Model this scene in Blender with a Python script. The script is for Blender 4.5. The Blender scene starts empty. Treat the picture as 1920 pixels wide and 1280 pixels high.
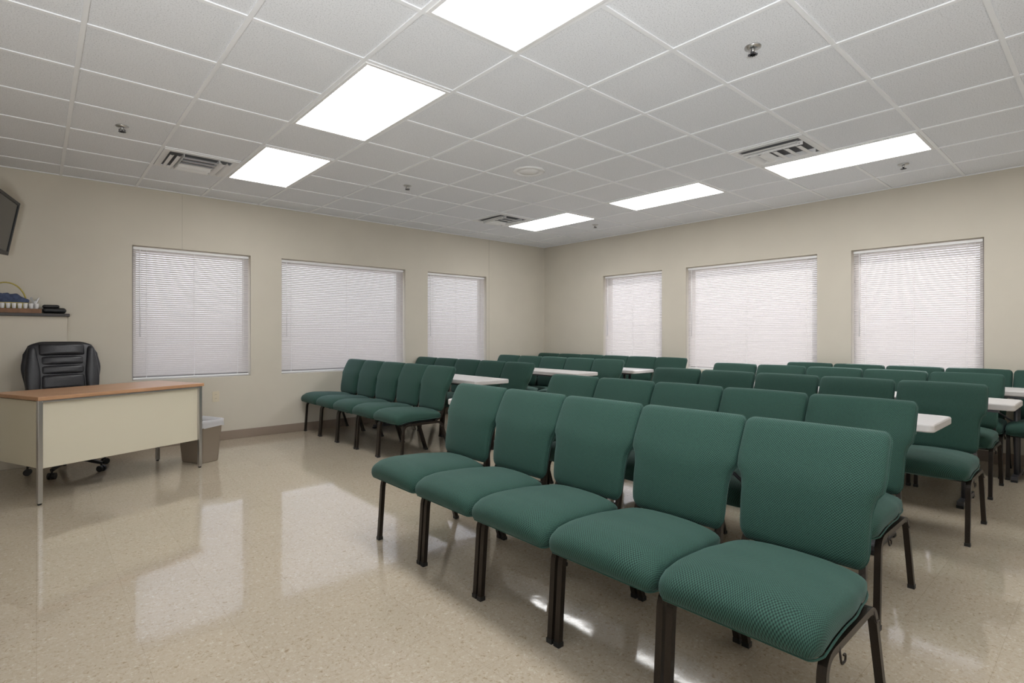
import bpy, bmesh, math, random
from mathutils import Vector, Matrix, noise
random.seed(3)
S = bpy.context.scene
COL = S.collection
H = 2.74            # ceiling height
XW, YW = 6.75, 6.78 # east wall, north wall
X0, Y0 = -1.9, -1.6

# ------------------------------------------------------------------ materials
def new_mat(name):
    m = bpy.data.materials.new(name); m.use_nodes = True
    nt = m.node_tree
    return m, nt, nt.nodes['Principled BSDF']
def N(nt, typ, **kw):
    n = nt.nodes.new(typ)
    for k, v in kw.items(): setattr(n, k, v)
    return n
def ramp(nt, stops):
    r = nt.nodes.new('ShaderNodeValToRGB')
    e = r.color_ramp.elements
    e[0].position, e[0].color = stops[0][0], (*stops[0][1], 1)
    e[1].position, e[1].color = stops[-1][0], (*stops[-1][1], 1)
    for p, c in stops[1:-1]:
        x = e.new(p); x.color = (*c, 1)
    return r
def mat(name, col, rough=.5, metal=0., spec=.5, noise=0., nscale=40., bump=0., coat=0.):
    m, nt, b = new_mat(name)
    b.inputs['Base Color'].default_value = (*col, 1)
    b.inputs['Roughness'].default_value = rough
    b.inputs['Metallic'].default_value = metal
    b.inputs['Specular IOR Level'].default_value = spec
    if coat: b.inputs['Coat Weight'].default_value = coat
    if noise or bump:
        tc = N(nt, 'ShaderNodeTexCoord')
        n = N(nt, 'ShaderNodeTexNoise'); n.inputs['Scale'].default_value = nscale; n.inputs['Detail'].default_value = 4
        nt.links.new(tc.outputs['Object'], n.inputs['Vector'])
        if noise:
            r = ramp(nt, [(.3, tuple(c*(1-noise) for c in col)), (.7, tuple(min(1, c*(1+noise)) for c in col))])
            nt.links.new(n.outputs['Fac'], r.inputs['Fac']); nt.links.new(r.outputs['Color'], b.inputs['Base Color'])
        if bump:
            bp = N(nt, 'ShaderNodeBump'); bp.inputs['Strength'].default_value = bump; bp.inputs['Distance'].default_value = .002
            nt.links.new(n.outputs['Fac'], bp.inputs['Height']); nt.links.new(bp.outputs['Normal'], b.inputs['Normal'])
    return m

M_wall = mat('wall_paint', (.575, .532, .452), .75, noise=.02, nscale=3, bump=.0)
M_base = mat('vinyl_baseboard', (.27, .21, .165), .5)
M_white = mat('white_enamel', (.80, .80, .80), .45)
M_grid = mat('ceiling_tbar', (.86, .87, .89), .5)
M_frame = mat('chair_frame_metal', (.022, .016, .012), .35, metal=.4, noise=.2, nscale=200)
M_black = mat('black_plastic', (.012, .012, .013), .45)
M_chrome = mat('brushed_chrome', (.62, .62, .62), .28, metal=1.)
M_cream = mat('cream_steel', (.64, .595, .47), .45)
M_leather = mat('black_leather', (.012, .012, .016), .36, noise=.3, nscale=90, bump=.35)
M_table = mat('table_plastic', (.56, .54, .53), .45, noise=.02, nscale=60, bump=.1)
M_tleg = mat('table_leg_grey', (.09, .09, .1), .4, metal=.5)
M_bin = mat('bin_plastic', (.30, .25, .20), .5)
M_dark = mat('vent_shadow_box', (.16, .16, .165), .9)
M_alu = mat('window_frame_metal', (.35, .33, .32), .4, metal=.3)
M_bronze = mat('dark_shelf_top', (.022, .016, .013), .4)
M_navy = mat('blue_cloth', (.055, .075, .14), .9, noise=.4, nscale=30, bump=.5)
M_brown = mat('brown_tray', (.20, .10, .05), .6, noise=.2, nscale=20)
M_yellow = mat('basket_wicker', (.45, .36, .08), .6, noise=.3, nscale=150)
M_cup = mat('white_cup', (.75, .75, .76), .35)
M_ivory = mat('outlet_ivory', (.62, .55, .42), .4)
M_seam = mat('wall_seam', (.40, .37, .30), .8)
M_screen = mat('tv_screen', (.008, .009, .012), .15)

def wood():
    m, nt, b = new_mat('desk_laminate')
    tc = N(nt, 'ShaderNodeTexCoord'); mp = N(nt, 'ShaderNodeMapping'); mp.inputs['Scale'].default_value = (1.5, 30, 30)
    n = N(nt, 'ShaderNodeTexNoise'); n.inputs['Scale'].default_value = 3; n.inputs['Detail'].default_value = 6
    r = ramp(nt, [(.3, (.36, .19, .10)), (.7, (.50, .29, .16))])
    nt.links.new(tc.outputs['Object'], mp.inputs['Vector']); nt.links.new(mp.outputs['Vector'], n.inputs['Vector'])
    nt.links.new(n.outputs['Fac'], r.inputs['Fac']); nt.links.new(r.outputs['Color'], b.inputs['Base Color'])
    b.inputs['Roughness'].default_value = .38
    return m
M_wood = wood()

def fabric():
    m, nt, b = new_mat('green_tweed')
    tc = N(nt, 'ShaderNodeTexCoord')
    sep = N(nt, 'ShaderNodeSeparateXYZ'); nt.links.new(tc.outputs['UV'], sep.inputs[0])
    k = 2*math.pi/0.0085
    def s(o):
        a = N(nt, 'ShaderNodeMath', operation='MULTIPLY'); a.inputs[1].default_value = k
        nt.links.new(o, a.inputs[0])
        c = N(nt, 'ShaderNodeMath', operation='SINE'); nt.links.new(a.outputs[0], c.inputs[0]); return c.outputs[0]
    pr = N(nt, 'ShaderNodeMath', operation='MULTIPLY'); nt.links.new(s(sep.outputs[0]), pr.inputs[0]); nt.links.new(s(sep.outputs[1]), pr.inputs[1])
    ad = N(nt, 'ShaderNodeMath', operation='MULTIPLY_ADD'); ad.inputs[1].default_value = .32; ad.inputs[2].default_value = .5
    nt.links.new(pr.outputs[0], ad.inputs[0])
    n = N(nt, 'ShaderNodeTexNoise'); n.inputs['Scale'].default_value = 300; n.inputs['Detail'].default_value = 2
    nt.links.new(tc.outputs['Object'], n.inputs['Vector'])
    mx = N(nt, 'ShaderNodeMath', operation='MULTIPLY_ADD'); mx.inputs[1].default_value = .4
    nt.links.new(n.outputs['Fac'], mx.inputs[0])
    ad2 = N(nt, 'ShaderNodeMath', operation='SUBTRACT'); ad2.inputs[1].default_value = .2
    nt.links.new(ad.outputs[0], ad2.inputs[0]); nt.links.new(ad2.outputs[0], mx.inputs[2])
    r = ramp(nt, [(.22, (.004, .013, .010)), (.48, (.017, .053, .040)), (.80, (.036, .102, .077))])
    nt.links.new(mx.outputs[0], r.inputs['Fac']); nt.links.new(r.outputs['Color'], b.inputs['Base Color'])
    bp = N(nt, 'ShaderNodeBump'); bp.inputs['Strength'].default_value = .4; bp.inputs['Distance'].default_value = .001
    nt.links.new(mx.outputs[0], bp.inputs['Height']); nt.links.new(bp.outputs['Normal'], b.inputs['Normal'])
    b.inputs['Roughness'].default_value = .8
    b.inputs['Specular IOR Level'].default_value = .3
    b.inputs['Sheen Weight'].default_value = .12
    b.inputs['Sheen Tint'].default_value = (.6, .85, .85, 1)
    return m
M_fab = fabric()

def ceiling_mat():
    m, nt, b = new_mat('acoustic_tile')
    tc = N(nt, 'ShaderNodeTexCoord')
    n = N(nt, 'ShaderNodeTexNoise'); n.inputs['Scale'].default_value = 150; n.inputs['Detail'].default_value = 3
    nt.links.new(tc.outputs['Object'], n.inputs['Vector'])
    r = ramp(nt, [(.36, (.62, .635, .66)), (.45, (.79, .805, .835)), (.8, (.825, .84, .87))])
    nt.links.new(n.outputs['Fac'], r.inputs['Fac'])
    nt.links.new(r.outputs['Color'], b.inputs['Base Color'])
    bp = N(nt, 'ShaderNodeBump'); bp.inputs['Strength'].default_value = .12; bp.inputs['Distance'].default_value = .001
    nt.links.new(n.outputs['Fac'], bp.inputs['Height']); nt.links.new(bp.outputs['Normal'], b.inputs['Normal'])
    b.inputs['Roughness'].default_value = .95; b.inputs['Specular IOR Level'].default_value = .1
    return m
M_ceil = ceiling_mat()

def floor_mat():
    m, nt, b = new_mat('vinyl_floor_tile')
    tc = N(nt, 'ShaderNodeTexCoord')
    br = N(nt, 'ShaderNodeTexBrick'); br.offset = 0; br.squash = 1
    br.inputs['Scale'].default_value = 1; br.inputs['Brick Width'].default_value = .305; br.inputs['Row Height'].default_value = .305
    br.inputs['Mortar Size'].default_value = .0009; br.inputs['Mortar Smooth'].default_value = .3
    br.inputs['Color1'].default_value = (.95, .95, .95, 1); br.inputs['Color2'].default_value = (1, 1, 1, 1); br.inputs['Mortar'].default_value = (.78, .76, .74, 1)
    nt.links.new(tc.outputs['Object'], br.inputs['Vector'])
    n1 = N(nt, 'ShaderNodeTexNoise'); n1.inputs['Scale'].default_value = 75; n1.inputs['Detail'].default_value = 2; n1.inputs['Distortion'].default_value = 1.2
    n2 = N(nt, 'ShaderNodeTexNoise'); n2.inputs['Scale'].default_value = 1.3; n2.inputs['Detail'].default_value = 3
    for n in (n1, n2): nt.links.new(tc.outputs['Object'], n.inputs['Vector'])
    r = ramp(nt, [(.28, (.30, .235, .16)), (.40, (.43, .365, .28)), (.6, (.455, .39, .305)), (.74, (.55, .49, .41))])
    nt.links.new(n1.outputs['Fac'], r.inputs['Fac'])
    mx = N(nt, 'ShaderNodeMix', data_type='RGBA', blend_type='MULTIPLY'); mx.inputs[0].default_value = 1
    nt.links.new(r.outputs['Color'], mx.inputs[6]); nt.links.new(br.outputs['Color'], mx.inputs[7])
    nt.links.new(mx.outputs[2], b.inputs['Base Color'])
    rr = N(nt, 'ShaderNodeMapRange'); rr.inputs['To Min'].default_value = .02; rr.inputs['To Max'].default_value = .10
    nt.links.new(n2.outputs['Fac'], rr.inputs['Value']); nt.links.new(rr.outputs[0], b.inputs['Roughness'])
    n3 = N(nt, 'ShaderNodeTexNoise'); n3.inputs['Scale'].default_value = 5; n3.inputs['Detail'].default_value = 3
    nt.links.new(tc.outputs['Object'], n3.inputs['Vector'])
    bp = N(nt, 'ShaderNodeBump'); bp.inputs['Strength'].default_value = .16; bp.inputs['Distance'].default_value = .004
    nt.links.new(n3.outputs['Fac'], bp.inputs['Height']); nt.links.new(bp.outputs['Normal'], b.inputs['Normal'])
    b.inputs['Specular IOR Level'].default_value = .62
    return m
M_floor = floor_mat()

def emit_mat(strength):
    m, nt, b = new_mat('light_lens')
    tc = N(nt, 'ShaderNodeTexCoord'); sp = N(nt, 'ShaderNodeSeparateXYZ'); nt.links.new(tc.outputs['Object'], sp.inputs[0])
    a = N(nt, 'ShaderNodeMath', operation='MULTIPLY'); a.inputs[1].default_value = 2*math.pi/.28
    nt.links.new(sp.outputs[0], a.inputs[0])
    c = N(nt, 'ShaderNodeMath', operation='COSINE'); nt.links.new(a.outputs[0], c.inputs[0])
    d = N(nt, 'ShaderNodeMath', operation='MULTIPLY_ADD'); d.inputs[1].default_value = -.15*strength; d.inputs[2].default_value = strength
    nt.links.new(c.outputs[0], d.inputs[0])
    b.inputs['Base Color'].default_value = (.9, .9, .9, 1)
    b.inputs['Emission Color'].default_value = (1, .995, .985, 1)
    nt.links.new(d.outputs[0], b.inputs['Emission Strength'])
    return m
M_emit = emit_mat(10.5)

def slat_mat():
    m = bpy.data.materials.new('blind_slat'); m.use_nodes = True
    nt = m.node_tree; nt.nodes.clear()
    o = N(nt, 'ShaderNodeOutputMaterial'); d = N(nt, 'ShaderNodeBsdfDiffuse'); t = N(nt, 'ShaderNodeBsdfTranslucent')
    d.inputs[0].default_value = (.56, .53, .515, 1); t.inputs[0].default_value = (.74, .71, .71, 1)
    mx = N(nt, 'ShaderNodeMixShader'); mx.inputs[0].default_value = .13
    nt.links.new(d.outputs[0], mx.inputs[1]); nt.links.new(t.outputs[0], mx.inputs[2]); nt.links.new(mx.outputs[0], o.inputs[0])
    return m
M_slat = slat_mat()
def glass_mat():
    m = bpy.data.materials.new('window_glass'); m.use_nodes = True
    nt = m.node_tree; nt.nodes.clear()
    o = N(nt, 'ShaderNodeOutputMaterial'); d = N(nt, 'ShaderNodeBsdfGlossy'); t = N(nt, 'ShaderNodeBsdfTransparent')
    d.inputs['Roughness'].default_value = .05
    mx = N(nt, 'ShaderNodeMixShader'); mx.inputs[0].default_value = .06
    nt.links.new(t.outputs[0], mx.inputs[1]); nt.links.new(d.outputs[0], mx.inputs[2]); nt.links.new(mx.outputs[0], o.inputs[0])
    return m
M_glass = glass_mat()
def bag_mat():
    m = bpy.data.materials.new('bin_bag_plastic'); m.use_nodes = True
    nt = m.node_tree; b = nt.nodes['Principled BSDF']
    b.inputs['Base Color'].default_value = (.7, .7, .72, 1); b.inputs['Roughness'].default_value = .25
    b.inputs['Alpha'].default_value = .6
    return m
M_bag = bag_mat()

# ------------------------------------------------------------------ mesh helpers
def finish(name, bm, mats, loc=(0, 0, 0), rz=0, parent=None, bevel=0, smooth=False):
    bmesh.ops.recalc_face_normals(bm, faces=bm.faces)
    me = bpy.data.meshes.new(name); bm.to_mesh(me); bm.free()
    for m in mats: me.materials.append(m)
    if smooth:
        for p in me.polygons: p.use_smooth = True
        me.set_sharp_from_angle(angle=math.radians(40))
    ob = bpy.data.objects.new(name, me); COL.objects.link(ob)
    ob.location = loc; ob.rotation_euler = (0, 0, rz)
    if parent: ob.parent = parent
    if bevel:
        b = ob.modifiers.new('bevel', 'BEVEL'); b.width = bevel; b.segments = 2; b.limit_method = 'ANGLE'
    return ob
def empty(name, loc=(0, 0, 0), rz=0):
    e = bpy.data.objects.new(name, None); COL.objects.link(e); e.location = loc; e.rotation_euler = (0, 0, rz); e.empty_display_size = .1
    return e
def box(bm, x0, x1, y0, y1, z0, z1, mi=0, M=None):
    vs = [bm.verts.new(Vector(p) if M is None else M @ Vector(p)) for p in
          [(x0, y0, z0), (x1, y0, z0), (x1, y1, z0), (x0, y1, z0), (x0, y0, z1), (x1, y0, z1), (x1, y1, z1), (x0, y1, z1)]]
    for f in [(0, 3, 2, 1), (4, 5, 6, 7), (0, 1, 5, 4), (1, 2, 6, 5), (2, 3, 7, 6), (3, 0, 4, 7)]:
        fc = bm.faces.new([vs[i] for i in f]); fc.material_index = mi
def round_path(pts, r, n=5):
    pts = [Vector(p) for p in pts]; out = [pts[0]]
    for i in range(1, len(pts)-1):
        a, b, c = pts[i-1], pts[i], pts[i+1]
        d1 = (a-b); d2 = (c-b); rr = min(r, d1.length*.45, d2.length*.45)
        p1 = b+d1.normalized()*rr; p2 = b+d2.normalized()*rr
        for k in range(n+1):
            t = k/n; out.append(p1*(1-t)**2+b*2*t*(1-t)+p2*t*t)
    out.append(pts[-1]); return out
def circ(r, n=12): return [(r*math.cos(2*math.pi*i/n), r*math.sin(2*math.pi*i/n)) for i in range(n)]
def rect(w, h): return [(-w/2, -h/2), (w/2, -h/2), (w/2, h/2), (-w/2, h/2)]
def sweep(bm, pts, prof, up=(0, 1, 0), mi=0, cap=True, smooth=True, scales=None):
    pts = [Vector(p) for p in pts]; up = Vector(up); rings = []
    for i, p in enumerate(pts):
        t = (pts[min(i+1, len(pts)-1)]-pts[max(i-1, 0)]).normalized()
        s = t.cross(up)
        if s.length < 1e-4: s = t.cross(Vector((1, 0, 0)))
        s.normalize(); u = s.cross(t).normalized()
        k = scales[i] if scales else 1
        rings.append([bm.verts.new(p+s*a*k+u*b*k) for a, b in prof])
    n = len(prof)
    for i in range(len(rings)-1):
        for j in range(n):
            f = bm.faces.new([rings[i][j], rings[i][(j+1) % n], rings[i+1][(j+1) % n], rings[i+1][j]]); f.material_index = mi; f.smooth = smooth
    if cap:
        for rg in (rings[0], rings[-1]):
            f = bm.faces.new(rg); f.material_index = mi
def cyl(bm, p0, p1, r, mi=0, n=14): sweep(bm, [p0, p1], circ(r, n), up=(0, 1, 0) if abs((Vector(p1)-Vector(p0)).normalized().y) < .9 else (1, 0, 0), mi=mi)
def disc_stack(bm, c, prof, n=32, mi=0):
    rings = []
    for r, z in prof:
        rings.append([bm.verts.new((c[0]+r*math.cos(2*math.pi*i/n), c[1]+r*math.sin(2*math.pi*i/n), c[2]+z)) for i in range(n)])
    for a, b in zip(rings[:-1], rings[1:]):
        for j in range(n):
            f = bm.faces.new([a[j], a[(j+1) % n], b[(j+1) % n], b[j]]); f.material_index = mi; f.smooth = True
    for rg in (rings[0], rings[-1]):
        f = bm.faces.new(rg); f.material_index = mi

def cushion(bm, path, wfun, hfun, r_end=.03, ne=4.0, mi=0, nc=40, crown=0., rw=.02, M=None, seam=None):
    """pillow lofted along path (xz list), width in y"""
    uvl = bm.loops.layers.uv.verify()
    P = [Vector((p[0], 0, p[1])) for p in path]
    L = [0]
    for a, b in zip(P[:-1], P[1:]): L.append(L[-1]+(b-a).length)
    T = L[-1]
    def at(s):
        s = max(0, min(T, s))
        for i in range(len(L)-1):
            if s <= L[i+1]+1e-9:
                t = (s-L[i])/(L[i+1]-L[i]); return P[i].lerp(P[i+1], t)
        return P[-1]
    ss = []
    ke = 6
    for k in range(ke+1):
        e = 1-math.cos(k/ke*math.pi/2); ss.append((r_end*e, math.sin(k/ke*math.pi/2)))
    nm = 16
    for k in range(1, nm): ss.append((r_end+(T-2*r_end)*k/nm, 1))
    for k in range(ke, -1, -1):
        e = 1-math.cos(k/ke*math.pi/2); ss.append((T-r_end*e, math.sin(k/ke*math.pi/2)))
    rings = []; uvs = []; edge = ([], [])
    for s, e in ss:
        c = at(s); d = (at(s+.02)-at(s-.02)); d.normalize()
        nrm = Vector((-d.z, 0, d.x))
        w = wfun(s/T)-rw*(1-e); h = hfun(s/T)*max(e, .02)
        ring = []; uv = []
        for i in range(nc):
            th = 2*math.pi*i/nc
            cy = math.copysign(abs(math.cos(th))**(2/ne), math.cos(th))*w
            cn = math.copysign(abs(math.sin(th))**(2/ne), math.sin(th))*h
            if crown: cn += crown*(1-(cy/w)**2)*e*(1 if math.sin(th) > 0 else -.3)
            p = c+Vector((0, cy, 0))+nrm*cn
            # weave coordinate: across the width, continuing down the sides
            ring.append(bm.verts.new(M @ p if M else p)); uv.append((cy+math.copysign(abs(h-abs(cn)), cy)*.8, s))
        if seam is not None:
            for q, sg in zip(edge, (-1, 1)): q.append(c+Vector((0, sg*(w*1.0), 0))+nrm*h*seam)
        rings.append(ring); uvs.append(uv)
    for i in range(len(rings)-1):
        for j in range(nc):
            j2 = (j+1) % nc
            f = bm.faces.new([rings[i][j], rings[i][j2], rings[i+1][j2], rings[i+1][j]]); f.material_index = mi; f.smooth = True
            for lp, u in zip(f.loops, (uvs[i][j], uvs[i][j2], uvs[i+1][j2], uvs[i+1][j])): lp[uvl].uv = u
    for rg in (rings[0], rings[-1]):
        f = bm.faces.new(rg); f.material_index = mi; f.smooth = True
        for lp in f.loops: lp[uvl].uv = (lp.vert.co.y, lp.vert.co.z)
    if seam is not None:
        loop = edge[0]+edge[1][::-1]
        sweep(bm, loop+[loop[0]], circ(.0032, 6), up=(0, 0, 1), mi=mi)
def interp(tab):
    def f(t):
        if t <= tab[0][0]: return tab[0][1]
        for (a, va), (b, vb) in zip(tab[:-1], tab[1:]):
            if t <= b:
                k = (t-a)/(b-a); k = k*k*(3-2*k); return va+(vb-va)*k
        return tab[-1][1]
    return f

# ------------------------------------------------------------------ room shell
def wall(name, axis, pos, a0, a1, holes, thick=.2, sgn=1):
    bm = bmesh.new()
    As = sorted({a0, a1, *[h[0] for h in holes], *[h[1] for h in holes]})
    Zs = sorted({0, H, *[h[2] for h in holes], *[h[3] for h in holes]})
    for i in range(len(As)-1):
        for j in range(len(Zs)-1):
            ca = (As[i]+As[i+1])/2; cz = (Zs[j]+Zs[j+1])/2
            if any(h[0] < ca < h[1] and h[2] < cz < h[3] for h in holes): continue
            p0, p1 = sorted((pos, pos+sgn*thick))
            if axis == 'y': box(bm, As[i], As[i+1], p0, p1, Zs[j], Zs[j+1])
            else: box(bm, p0, p1, As[i], As[i+1], Zs[j], Zs[j+1])
    bmesh.ops.remove_doubles(bm, verts=bm.verts, dist=1e-5)
    bm.verts.index_update()
    seen = {}
    for f in bm.faces:
        seen.setdefault(tuple(sorted(v.index for v in f.verts)), []).append(f)
    dele = [f for fs in seen.values() if len(fs) > 1 for f in fs]
    bmesh.ops.delete(bm, geom=dele, context='FACES')
    return finish(name, bm, [M_wall])
ZB, ZT = .72, 2.128
WN = [(.743, 1.888), (2.24, 3.952), (4.327, 5.435)]
WE = [(4.386, 5.457), (2.329, 4.003), (.869, 1.982)]
wall('wall_north', 'y', YW, X0-.2, XW+.2, [(a, b, ZB, ZT) for a, b in WN])
wall('wall_east', 'x', XW, Y0-.2, YW, [(a, b, ZB, ZT) for a, b in WE])
wall('wall_west', 'x', X0, Y0, YW, [], sgn=-1)
wall('wall_south', 'y', Y0, X0-.2, XW, [], sgn=-1)
bm = bmesh.new(); box(bm, X0-.2, XW+.2, Y0-.2, YW+.2, -.1, 0); finish('floor', bm, [M_floor])
bm = bmesh.new(); box(bm, X0-.2, XW+.2, Y0-.2, YW+.2, H, H+.1); finish('ceiling', bm, [M_ceil])
def bb(name, *b):
    bm = bmesh.new(); box(bm, *b); finish(name, bm, [M_base], bevel=.003)
bb('baseboard_north', X0, XW, YW-.012, YW, 0, .1)
bb('baseboard_east', XW-.012, XW, Y0, YW-.012, 0, .1)
bb('baseboard_west', X0, X0+.012, Y0, YW-.012, 0, .1)
bb('baseboard_south', X0+.012, XW-.012, Y0, Y0+.012, 0, .1)
bm = bmesh.new(); box(bm, 5.488, 5.492, YW-.0015, YW, .1, H); finish('trim_1', bm, [M_seam])
bm = bmesh.new(); box(bm, 1.19, 1.193, YW-.001, YW, ZT, H); finish('trim_2', bm, [M_seam])

GX, TX = 1.375, .6
GY, TY = 1.01, .597
bm = bmesh.new()
k = math.ceil((X0-GX)/TX)
while GX+k*TX < XW-.02:
    x = GX+k*TX; box(bm, x-.012, x+.012, Y0, YW, H-.007, H-.0005); k += 1
k = math.ceil((Y0-GY)/TY)
while GY+k*TY < YW:
    y = GY+k*TY; box(bm, X0, XW, y-.012, y+.012, H-.0065, H-.0005); k += 1
for b in [(X0, XW, YW-.02, YW), (XW-.02, XW, Y0, YW), (X0, XW, Y0, Y0+.02), (X0, X0+.02, Y0, YW)]:
    box(bm, *b, H-.008, H-.0005)
finish('ceiling_grid', bm, [M_grid])

def troffer(cx, cy):
    e = empty('ceiling_light', (cx, cy, H))
    hx, hy = TX/2-.012, TY-.012
    bm = bmesh.new()
    f = .022
    for b in [(-hx, hx, -hy, -hy+f), (-hx, hx, hy-f, hy), (-hx, -hx+f, -hy+f, hy-f), (hx-f, hx, -hy+f, hy-f)]:
        box(bm, *b, -.012, -.001)
    finish('troffer_frame', bm, [M_white], parent=e, bevel=.002)
    bm = bmesh.new(); box(bm, -hx+f, hx-f, -hy+f, hy-f, -.008, -.001)
    finish('lens', bm, [M_emit], parent=e)
for cx in (GX+TX/2, GX+6*TX+TX/2):
    for kk in (-2, 1, 4, 7):
        troffer(cx, GY+kk*TY)

def cell(x, y):
    i = math.floor((x-GX)/TX); j = math.floor((y-GY)/TY)
    return GX+(i+.5)*TX, GY+(j+.5)*TY
def diffuser(x, y):
    cx, cy = cell(x, y)
    e = empty('air_vent', (cx, cy, H))
    bm = bmesh.new(); s = .285
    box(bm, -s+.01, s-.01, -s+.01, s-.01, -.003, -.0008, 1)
    for b in [(-s, s, -s, -s+.045), (-s, s, s-.045, s), (-s, -s+.045, -s+.045, s-.045), (s-.045, s, -s+.045, s-.045)]:
        box(bm, *b, -.014, -.0008, 0)
    def louvre(L, w, M):
        pr = [(-w/2, -.0), (-w/6, -.010), (w/6, -.010), (w/2, 0)]
        va = [bm.verts.new(M @ Vector((-L/2, a, z))) for a, z in pr]; vb = [bm.verts.new(M @ Vector((L/2, a, z))) for a, z in pr]
        for i in range(3):
            f = bm.faces.new([va[i], vb[i], vb[i+1], va[i+1]]); f.smooth = True
    for i in range(5):
        yy = -.185+i*.0925
        louvre(.26, .072, Matrix.Translation((0, yy, -.026)) @ Matrix.Rotation(math.radians(24 if yy < .01 else -24), 4, 'X'))
    for sx in (-1, 1):
        for i in range(2):
            louvre(.44, .042, Matrix.Translation((sx*(.165+i*.052), 0, -.026)) @ Matrix.Rotation(math.radians(24*sx), 4, 'Y') @ Matrix.Rotation(math.pi/2, 4, 'Z'))
        box(bm, sx*.135-.002, sx*.135+.002, -.235, .235, -.036, -.003, 0)
    finish('diffuser', bm, [M_white, M_dark], parent=e)
diffuser(1.08, 5.45); diffuser(4.67, 1.9); diffuser(4.67, 5.45)

cx, cy = cell(3.475, 3.69)
bm = bmesh.new()
disc_stack(bm, (0, 0, 0), [(.15, -.0005), (.15, -.008), (.14, -.014), (.115, -.015), (.11, -.009), (.085, -.010), (.08, -.017), (.01, -.020)], 48)
finish('ceiling_speaker', bm, [M_white], loc=(cx, cy, H), smooth=False)

def sprinkler(x, y):
    bm = bmesh.new()
    disc_stack(bm, (0, 0, 0), [(.042, -.0005), (.042, -.006), (.022, -.014), (.012, -.016)], 24, 0)
    cyl(bm, (0, 0, -.01), (0, 0, -.03), .010, 0)
    for s in (-1, 1):
        sweep(bm, round_path([(s*.008, 0, -.024), (s*.02, 0, -.028), (s*.018, 0, -.036), (0, 0, -.040)], .006), rect(.005, .005), mi=1)
    cyl(bm, (0, 0, -.024), (0, 0, -.042), .004, 1, 8)
    n = 12
    for i in range(n):
        M = Matrix.Translation((0, 0, -.043)) @ Matrix.Rotation(2*math.pi*i/n, 4, 'Z')
        box(bm, .004, .024, -.0032, .0032, -.001, .001, 1, M)
    disc_stack(bm, (0, 0, -.043), [(.014, -.001), (.014, .001)], 16, 1)
    finish('fire_sprinkler', bm, [M_chrome, M_tleg], loc=(*cell(x, y), H))
for p in [(2.87, 1.31), (.47, 4.88), (2.87, 4.88), (5.9, 1.31), (5.9, 4.88)]: sprinkler(*p)

# ------------------------------------------------------------------ windows and blinds
def window(idx, M, w):
    e = empty('window_%d' % idx)
    bm = bmesh.new(); t = .045
    yo0, yo1 = .13, .18
    for b in [(0, w, ZB, ZB+t), (0, w, ZT-t, ZT), (0, t, ZB+t, ZT-t), (w-t, w, ZB+t, ZT-t)]:
        box(bm, b[0], b[1], yo0, yo1, b[2], b[3], 0, M)
    finish('frame', bm, [M_alu], parent=e)
    bm = bmesh.new(); box(bm, t, w-t, .15, .155, ZB+t, ZT-t, 0, M); finish('glass', bm, [M_glass], parent=e)
    bm = bmesh.new(); g = .012
    box(bm, g, w-g, .035, .065, ZT-.036, ZT-.010, 1, M)
    box(bm, g, w-g, .038, .062, ZB+.010, ZB+.026, 1, M)
    pitch = .0225; z = ZT-.05; tilt = math.radians(57)
    while z > ZB+.035:
        pts = []
        for q in (-1, -.5, 0, .5, 1):
            a = q*.0128; arch = .0036*(1-q*q)
            yy = .05+a*math.cos(tilt)-arch*math.sin(tilt)
            zz = z+a*math.sin(tilt)+arch*math.cos(tilt)
            pts.append((yy, zz))
        va = [bm.verts.new(M @ Vector((g, p[0], p[1]))) for p in pts]
        vb = [bm.verts.new(M @ Vector((w-g, p[0], p[1]))) for p in pts]
        for i in range(4):
            f = bm.faces.new([va[i], vb[i], vb[i+1], va[i+1]]); f.material_index = 0; f.smooth = True
        z -= pitch
    nl = 3
    for i in range(nl):
        xx = .13+(w-.26)*i/(nl-1)
        for yy in (.036, .064): box(bm, xx-.0013, xx+.0013, yy-.0008, yy+.0008, ZB+.02, ZT-.03, 1, M)
    cyl(bm, M @ Vector((.07, .028, ZT-.04)), M @ Vector((.07, .028, ZT-.95)), .004, 1, 8)
    box(bm, w-.07, w-.068, .030, .032, ZB+.35, ZT-.03, 1, M)
    finish('window_blind', bm, [M_slat, M_white])
for i, (a, b) in enumerate(WN):
    window(i+1, Matrix.Translation((a, YW, 0)), b-a)
for i, (a, b) in enumerate(WE):
    M = Matrix.Translation((XW, b, 0)) @ Matrix.Rotation(-math.pi/2, 4, 'Z')
    window(i+4, M, b-a)

bm = bmesh.new()
box(bm, -.036, .036, -.006, 0, -.058, .058)
for dz in (-.022, .022):
    box(bm, -.014, .014, -.009, -.005, dz-.013, dz+.013)
    for dx in (-.006, .005): box(bm, dx, dx+.002, -.0095, -.0085, dz-.002, dz+.007, 1)
finish('wall_outlet', bm, [M_ivory, M_black], loc=(1.52, YW, .5), bevel=.001)

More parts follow.
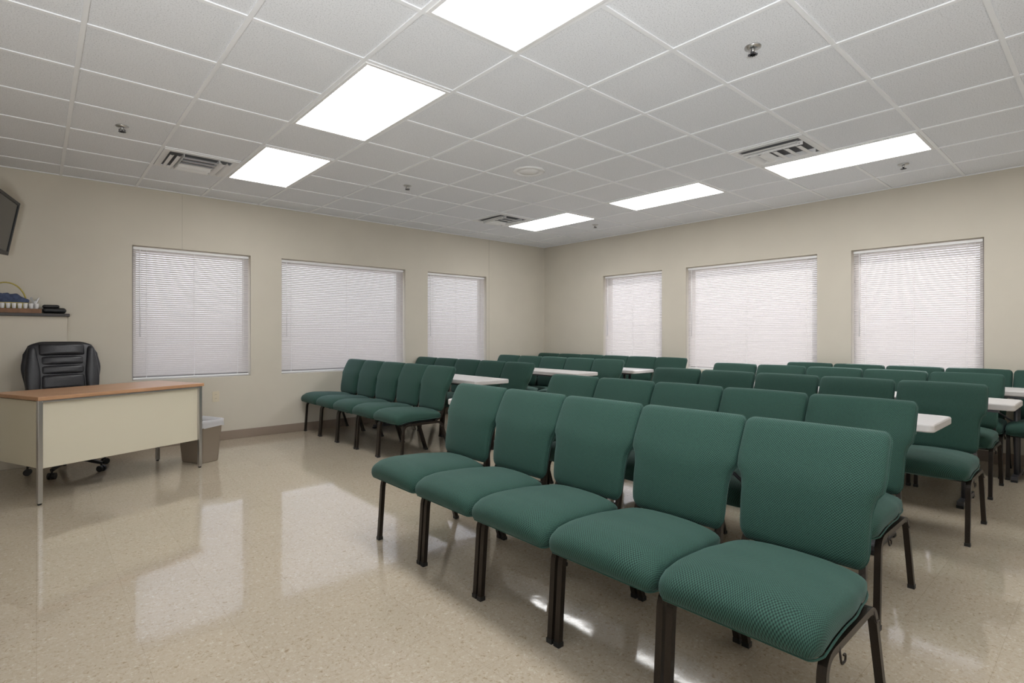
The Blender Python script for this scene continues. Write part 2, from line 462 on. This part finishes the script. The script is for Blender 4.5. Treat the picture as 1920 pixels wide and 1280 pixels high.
# ------------------------------------------------------------------ chairs
def chair_mesh():
    bm = bmesh.new()
    sw = interp([(0, .228), (.12, .236), (.55, .237), (.8, .226), (1, .212)])
    sh = interp([(0, .052), (.15, .060), (.5, .050), (1, .038)])
    cushion(bm, [(-.062, .380), (-.045, .400), (-.01, .418), (.06, .428), (.14, .430), (.25, .426), (.44, .418)], sw, sh, r_end=.045, ne=3.6, crown=.014, rw=.024, seam=-.55)
    bw = interp([(0, .198), (.12, .207), (.40, .210), (.48, .216), (.56, .236), (.64, .240), (.9, .239), (1, .236)])
    bh = interp([(0, .026), (.3, .034), (.5, .042), (.85, .040), (1, .036)])
    cushion(bm, [(.448, .452), (.456, .52), (.470, .60), (.500, .70), (.545, .80), (.588, .878)], bw, bh, r_end=.036, ne=4.2, crown=.010, rw=.024, seam=.0)
    for s in (-1, 1):
        y = s*.222
        p = round_path([(-.012, y, .012), (.012, y, .362), (.42, y, .362), (.535, y, .012)], .055, 6)
        sweep(bm, p, rect(.022, .024), mi=1, smooth=False)
        yb = s*.18
        p = round_path([(.36, yb*1.12, .37), (.44, yb*1.08, .40), (.485, yb, .53), (.52, yb, .68), (.575, yb, .82)], .04, 4)
        sweep(bm, p, rect(.020, .020), mi=1, smooth=False)
        for x in (-.012, .535): box(bm, x-.014, x+.014, y-.014, y+.014, 0, .018, 2)
    box(bm, .03, .05, -.222, .222, .350, .370, 1)
    box(bm, .37, .39, -.222, .222, .350, .370, 1)
    box(bm, .0, .40, -.19, .19, .360, .380, 2)
    box(bm, .43, .445, -.19, .19, .425, .440, 1)
    sweep(bm, round_path([(.10, -.232, .362), (.10, -.238, .315), (.13, -.238, .315), (.13, -.238, .335), (.115, -.238, .335)], .008), circ(.003, 6), mi=1)
    sweep(bm, round_path([(.40, -.232, .355), (.41, -.238, .315), (.43, -.238, .32)], .008), circ(.003, 6), mi=1)
    bmesh.ops.recalc_face_normals(bm, faces=bm.faces)
    me = bpy.data.meshes.new('stacking_chair'); bm.to_mesh(me); bm.free()
    for m in (M_fab, M_frame, M_black): me.materials.append(m)
    print('uv layers', [l.name for l in me.uv_layers])
    me.uv_layers[0].active_render = True
    return me
CH = chair_mesh()
def row(x, y_near, y_far, n, jig=.004):
    sp = (y_far-y_near)/n
    for i in range(n):
        o = bpy.data.objects.new('stacking_chair', CH); COL.objects.link(o)
        o.location = (x+random.uniform(-jig, jig), y_near+(i+.5)*sp, 0)
row(1.52, .495, 2.90, 5)
row(2.58, .64, 3.07, 5)
row(3.97, .555, 3.03, 5)
row(5.22, .61, 3.08, 5)
row(6.03, .16, 2.60, 5)
row(2.52, 4.35, 6.75, 5)
row(3.58, 4.33, 6.75, 5)
row(4.96, 4.14, 6.56, 5)
row(6.03, 3.90, 6.75, 6)

# ------------------------------------------------------------------ tables
def table(x0, x1, y0, y1):
    w, l = x1-x0, y1-y0
    e = empty('folding_table', ((x0+x1)/2, (y0+y1)/2, 0))
    bm = bmesh.new()
    r = .03; out = []
    for sx, sy, a0 in [(1, 1, 0), (-1, 1, 90), (-1, -1, 180), (1, -1, 270)]:
        for k in range(7):
            a = math.radians(a0+k*15); out.append((sx*(w/2-r)+r*math.cos(a), sy*(l/2-r)+r*math.sin(a)))
    def ringz(z, s): return [bm.verts.new((p[0]*(1-s/(w/2)), p[1]*(1-s/(l/2)), z)) for p in out]
    rs = [ringz(.742, .012), ringz(.740, .004), ringz(.734, 0), ringz(.706, 0), ringz(.700, .004), ringz(.700, .012)]
    n = len(out)
    for a, b in zip(rs[:-1], rs[1:]):
        for j in range(n): bm.faces.new([a[j], a[(j+1) % n], b[(j+1) % n], b[j]])
    bm.faces.new(rs[0]); bm.faces.new(rs[-1])
    finish('top', bm, [M_table], parent=e)
    bm = bmesh.new()
    for s in (-1, 1):
        y = s*(l/2-.28)
        sweep(bm, [(-w/2+.02, y, .03), (w/2-.02, y, .03)], rect(.03, .04), mi=0, smooth=False)
        for xx in (-.06, .06): sweep(bm, [(xx, y, .04), (xx, y, .70)], circ(.016, 12), up=(0, 1, 0), mi=0)
        sweep(bm, [(-w/2+.05, y, .69), (w/2-.05, y, .69)], rect(.025, .03), mi=0, smooth=False)
        for xx in (-w/2+.03, w/2-.03): box(bm, xx-.02, xx+.02, y-.02, y+.02, 0, .02, 1)
        sweep(bm, [(0, y, .45), (0, y-s*.32, .69)], circ(.008, 8), mi=0)
    for xx in (-w/2+.03, w/2-.03): sweep(bm, [(xx, -l/2+.08, .692), (xx, l/2-.08, .692)], rect(.02, .02), up=(0, 0, 1), mi=0, smooth=False)
    finish('legs', bm, [M_tleg, M_black], parent=e)
table(2.20, 2.63, .76, 3.2)
table(3.40, 3.85, .63, 3.07)
table(4.76, 5.20, .46, 2.90)
table(5.93, 6.36, .30, 2.74)
table(3.22, 3.66, 4.18, 6.62)
table(4.72, 5.16, 4.24, 6.68)
table(5.70, 6.14, 4.10, 6.54)

# ------------------------------------------------------------------ desk
e = empty('office_desk', (.024, 5.047, 0), math.radians(23.3))
bm = bmesh.new(); box(bm, -.03, 1.20, -.03, .64, .735, .762); finish('top', bm, [M_wood], parent=e, bevel=.003)
bm = bmesh.new()
box(bm, .0, 1.17, .012, .03, .25, .725)
box(bm, .0, .02, .03, .59, .25, .725)
box(bm, 1.15, 1.17, .03, .59, .25, .725)
box(bm, .02, .38, .05, .58, .26, .72)
for i in range(3): box(bm, .03, .37, .58, .59, .27+i*.15, .41+i*.15)
finish('steel_panels', bm, [M_cream], parent=e, bevel=.002)
bm = bmesh.new()
for x in (-.008, 1.178):
    for y in (0, .61):
        box(bm, x-.014, x+.014, y-.014, y+.014, .012, .735, 0)
        cyl(bm, (x, y, 0), (x, y, .014), .012, 1)
for y in (-.012, .622): box(bm, 0, 1.17, y-.004, y+.004, .72, .734, 0)
finish('legs', bm, [M_chrome, M_black], parent=e, bevel=.002)

# ------------------------------------------------------------------ office chair (local: faces -y)
e = empty('office_chair', (.225, 6.13, 0), math.radians(10))
R = Matrix.Rotation(math.radians(90), 4, 'Z')
bm = bmesh.new()
cushion(bm, [(-.25, .47), (-.2, .485), (0, .49), (.22, .485)], interp([(0, .22), (.3, .24), (1, .22)]), interp([(0, .05), (1, .055)]), r_end=.05, ne=3.2, crown=.02, rw=.05, M=R)
BP = [(.22, .52), (.235, .65), (.255, .80), (.285, .95), (.335, 1.135)]
cushion(bm, BP, interp([(0, .20), (.3, .26), (.62, .285), (.8, .27), (.93, .235), (1, .20)]), lambda t: .035, r_end=.05, ne=2.7, rw=.075, M=R)
def seg(a, b):
    L = []
    for i in range(6):
        t = a+(b-a)*i/5
        z = .52+t*.615
        for (x0, z0), (x1, z1) in zip(BP[:-1], BP[1:]):
            if z <= z1+1e-6:
                L.append((x0+(x1-x0)*(z-z0)/(z1-z0)-.024, z)); break
    return L
for a, b, w_, h_ in [(.79, .975, .165, .030), (.655, .79, .155, .020), (.52, .655, .155, .020), (.30, .52, .155, .024), (.04, .30, .155, .03)]:
    cushion(bm, seg(a, b), lambda t, w_=w_: w_, lambda t, h_=h_: h_, r_end=.03, ne=2.8, crown=.006, rw=.015, M=R, nc=28)
for s in (-1, 1):
    cushion(bm, seg(.06, .93), interp([(0, .035), (.5, .055), (1, .030)]), lambda t: .032, r_end=.05, ne=2.4, rw=.02, M=R @ Matrix.Translation((0, s*.212, 0)), nc=20)
    cushion(bm, [(-.14, .665), (.12, .675)], lambda t: .03, lambda t: .018, r_end=.02, ne=3, rw=.015, M=R @ Matrix.Translation((0, s*.28, 0)))
finish('upholstery', bm, [M_leather], parent=e)
bm = bmesh.new()
for s in (-1, 1):
    sweep(bm, [R @ Vector(p) for p in round_path([(-.05, s*.2, .43), (-.06, s*.28, .44), (-.08, s*.28, .655)], .05)], rect(.035, .02), up=(0, 1, 0), mi=0)
sweep(bm, [R @ Vector(p) for p in round_path([(0, 0, .43), (.26, 0, .43), (.29, 0, .7)], .06)], rect(.05, .02), up=(1, 0, 0), mi=0)
cyl(bm, (0, 0, .10), (0, 0, .42), .025, 0)
box(bm, -.1, .1, -.12, .12, .42, .445)
for i in range(5):
    a = 2*math.pi*i/5+.3
    d = Vector((math.cos(a), math.sin(a), 0))
    sweep(bm, [Vector((0, 0, .115)), d*.15+Vector((0, 0, .105)), d*.29+Vector((0, 0, .075))], rect(.035, .03), up=(0, 0, 1), mi=0, scales=[1.2, 1, .7])
    c = d*.285; t = Vector((-d.y, d.x, 0))
    cyl(bm, c+Vector((0, 0, .03)), c+Vector((0, 0, .075)), .008, 0, 8)
    for s in (-1, 1): cyl(bm, c+t*s*.006+Vector((0, 0, .027)), c+t*s*.026+Vector((0, 0, .027)), .027, 0, 16)
finish('swivel_base', bm, [M_black], parent=e, smooth=True)

# ------------------------------------------------------------------ waste bin
e = empty('waste_bin', (1.168, 5.812, 0), math.radians(113.3))
def rr(w, d, z, r=.04, jit=0):
    out = []
    for sx, sy, a0 in [(1, 1, 0), (-1, 1, 90), (-1, -1, 180), (1, -1, 270)]:
        for k in range(9):
            a = math.radians(a0+k*11.25); j = random.uniform(-jit, jit)
            out.append(Vector((sx*(w/2-r)+(r+j)*math.cos(a), sy*(d/2-r)+(r+j)*math.sin(a), z+random.uniform(-jit, jit))))
    return out
def ringloft(bm, specs, mi=0, cap0=True):
    rs = [[bm.verts.new(p) for p in s] for s in specs]; n = len(rs[0])
    for a, b in zip(rs[:-1], rs[1:]):
        for j in range(n):
            f = bm.faces.new([a[j], a[(j+1) % n], b[(j+1) % n], b[j]]); f.smooth = True; f.material_index = mi
    if cap0: bm.faces.new(rs[0])
bm = bmesh.new()
ringloft(bm, [rr(.28, .19, 0), rr(.29, .20, .01), rr(.35, .24, .36), rr(.36, .25, .362), rr(.36, .25, .385), rr(.35, .24, .385), rr(.335, .225, .36), rr(.26, .18, .02)])
finish('bin', bm, [M_bin], parent=e)
bm = bmesh.new()
ringloft(bm, [rr(.372, .262, .335, jit=.006), rr(.368, .258, .37, jit=.003), rr(.37, .26, .395, jit=.006), rr(.34, .23, .40, jit=.005), rr(.32, .21, .36, jit=.01), rr(.27, .17, .15, jit=.01)], cap0=False)
finish('bin_liner', bm, [M_bag], parent=e)

# ------------------------------------------------------------------ cabinet with things on it
CZ = 1.395
e = empty('storage_cabinet', (0, 0, 0))
bm = bmesh.new(); box(bm, -1.3, .215, 6.56, YW-.002, 0, 1.368); finish('body', bm, [M_wall], parent=e, bevel=.003)
bm = bmesh.new(); box(bm, -1.31, .235, 6.535, YW-.002, 1.368, CZ); finish('top', bm, [M_bronze], parent=e, bevel=.003)

bm = bmesh.new()
box(bm, -.30, .035, 6.545, 6.64, CZ, CZ+.012)
for b in [(-.30, .035, 6.545, 6.55), (-.30, .035, 6.635, 6.64), (-.30, -.295, 6.55, 6.635), (.03, .035, 6.55, 6.635)]: box(bm, *b, CZ+.012, CZ+.04)
for i in range(8):
    for j in range(2):
        disc_stack(bm, (-.265+i*.038, 6.57+j*.042, CZ+.013), [(.011, 0), (.016, .07), (.017, .075), (.0145, .073), (.01, .01)], 14, 1)
finish('tray_of_cups', bm, [M_brown, M_cup])
bm = bmesh.new()
Mx = Matrix.Translation((.125, 6.715, CZ))
cushion(bm, [(-.085, .03), (-.05, .034), (.09, .03)], lambda t: .05, lambda t: .027, r_end=.025, ne=2.6, M=Mx)
cushion(bm, [(-.085, .068), (.04, .07)], lambda t: .045, lambda t: .018, r_end=.018, ne=2.6, M=Mx)
finish('black_pouch', bm, [M_black])
bm = bmesh.new()
A12 = [i*math.pi/6 for i in range(12)]
tx, ty = -.012, 6.715
b0 = [bm.verts.new((tx+.03*math.cos(a), ty+.03*math.sin(a), CZ)) for a in A12]
b1 = [bm.verts.new((tx+.03*math.cos(a), ty+.03*math.sin(a), CZ+.085)) for a in A12]
b2 = [bm.verts.new((tx+.012*math.cos(a), ty+.012*math.sin(a), CZ+.088)) for a in A12]
vs = [bm.verts.new((tx+.03*math.cos(a)*(1+.4*math.sin(3*a)), ty+.02*math.sin(a), CZ+.135+.02*math.sin(2*a+1))) for a in A12]
for a, b in ((b0, b1), (b1, b2), (b2, vs)):
    for j in range(12): bm.faces.new([a[j], a[(j+1) % 12], b[(j+1) % 12], b[j]])
bm.faces.new(b0)
finish('tissue_holder', bm, [M_cup])
e = empty('gift_basket', (-.21, 6.715, CZ))
bm = bmesh.new()
for k in range(9):
    z = .006+k*.011; r = .10+.03*k/8
    pts = [Vector((r*1.15*math.cos(a), r*.36*math.sin(a), z)) for a in [i*math.pi/12 for i in range(25)]]
    sweep(bm, pts, circ(.0058, 8), up=(0, 0, 1), mi=0)
pts = [Vector((.14*math.cos(a), 0, .09+.19*math.sin(a))) for a in [i*math.pi/20 for i in range(21)]]
sweep(bm, pts, circ(.006, 8), mi=0)
finish('wicker', bm, [M_yellow], parent=e)
bm = bmesh.new()
bmesh.ops.create_icosphere(bm, subdivisions=5, radius=1, matrix=Matrix.Translation((.0, 0, .115)) @ Matrix.Diagonal((.145, .042, .065, 1)))
for v in bm.verts:
    n_ = noise.noise(v.co*22)+.5*abs(noise.noise(v.co*45))
    v.co += (v.co-Vector((0, 0, .115))).normalized()*n_*.022
    v.co.y = max(-.05, min(.05, v.co.y))
for f in bm.faces: f.smooth = True
finish('blue_cloth', bm, [M_navy], parent=e)

# ------------------------------------------------------------------ TV
e = empty('wall_television', (-.15, 6.42, 2.12))
u = Vector((.19, .98, 0)).normalized(); nrm = Vector((u.y, -u.x, 0)); up = Vector((0, 0, 1))
tl = math.radians(10)
n2 = (nrm*math.cos(tl)-up*math.sin(tl)); up2 = (up*math.cos(tl)+nrm*math.sin(tl))
MT = Matrix(((u.x, n2.x, up2.x, 0), (u.y, n2.y, up2.y, 0), (u.z, n2.z, up2.z, 0), (0, 0, 0, 1)))
bm = bmesh.new()
box(bm, -.80, 0, -.045, -.004, -.235, .235, 0, MT)
for b in [(-.80, 0, -.235, -.205), (-.80, 0, .21, .235), (-.80, -.775, -.205, .21), (-.025, 0, -.205, .21)]: box(bm, b[0], b[1], -.004, .006, b[2], b[3], 0, MT)
box(bm, -.55, -.25, -.08, -.045, -.12, .12, 0, MT)
finish('housing', bm, [M_black], parent=e, bevel=.003)
bm = bmesh.new(); box(bm, -.775, -.025, -.004, -.001, -.205, .21, 0, MT); finish('screen', bm, [M_screen], parent=e)
bm = bmesh.new()
c = MT @ Vector((-.4, -.09, 0))
sweep(bm, [c, Vector((-.35, 6.1-6.42, 0)), Vector((-.38, YW-6.42-.02, 0))], rect(.03, .05), up=(0, 0, 1))
box(bm, -.46, -.30, YW-6.42-.02, YW-6.42-.001, -.13, .13)
finish('wall_arm', bm, [M_black], parent=e)

# ------------------------------------------------------------------ world + lights
w = bpy.data.worlds.new('sky'); S.world = w; w.use_nodes = True
nt = w.node_tree; bg = nt.nodes['Background']
tc = N(nt, 'ShaderNodeTexCoord'); sp = N(nt, 'ShaderNodeSeparateXYZ'); nt.links.new(tc.outputs['Generated'], sp.inputs[0])
mr = N(nt, 'ShaderNodeMapRange'); mr.inputs['From Min'].default_value = -1; mr.inputs['From Max'].default_value = 1
nt.links.new(sp.outputs[2], mr.inputs['Value'])
r = ramp(nt, [(.40, (.50, .45, .44)), (.52, (.93, .94, 1)), (.9, (.66, .78, 1.0))]); nt.links.new(mr.outputs[0], r.inputs['Fac'])
nt.links.new(r.outputs['Color'], bg.inputs['Color']); bg.inputs['Strength'].default_value = 2.6
sl = bpy.data.lights.new('sun', 'SUN'); sl.energy = 10; sl.angle = math.radians(1.5); sl.color = (1, .98, .98)
so = bpy.data.objects.new('sun', sl); COL.objects.link(so)
d = Vector((-.8, .12, -.62)); so.rotation_euler = d.to_track_quat('-Z', 'Y').to_euler()
# added fill lamp, unseen behind the camera, aimed up to brighten the ceiling
fl = bpy.data.lights.new('ceiling_fill', 'SPOT'); fl.energy = 560; fl.spot_size = math.radians(155); fl.spot_blend = 1; fl.shadow_soft_size = .25
fl.color = (.95, .975, 1)
fo = bpy.data.objects.new('ceiling_fill', fl); COL.objects.link(fo); fo.location = (-.6, -.5, 1.1)
fo.rotation_euler = Vector((.5, .5, 1)).to_track_quat('-Z', 'Y').to_euler()

# ------------------------------------------------------------------ camera
cam = bpy.data.cameras.new('camera'); co = bpy.data.objects.new('camera', cam); COL.objects.link(co)
cam.sensor_width = 36; cam.lens = 36*1010/1920; cam.shift_y = -13/1920
co.location = (0, 0, 1.2); co.rotation_euler = (math.radians(90), 0, math.radians(48.56-90))
cam.clip_start = .02
S.camera = co
S.view_settings.view_transform = 'Standard'
S.view_settings.look = 'None'
S.view_settings.exposure = 0
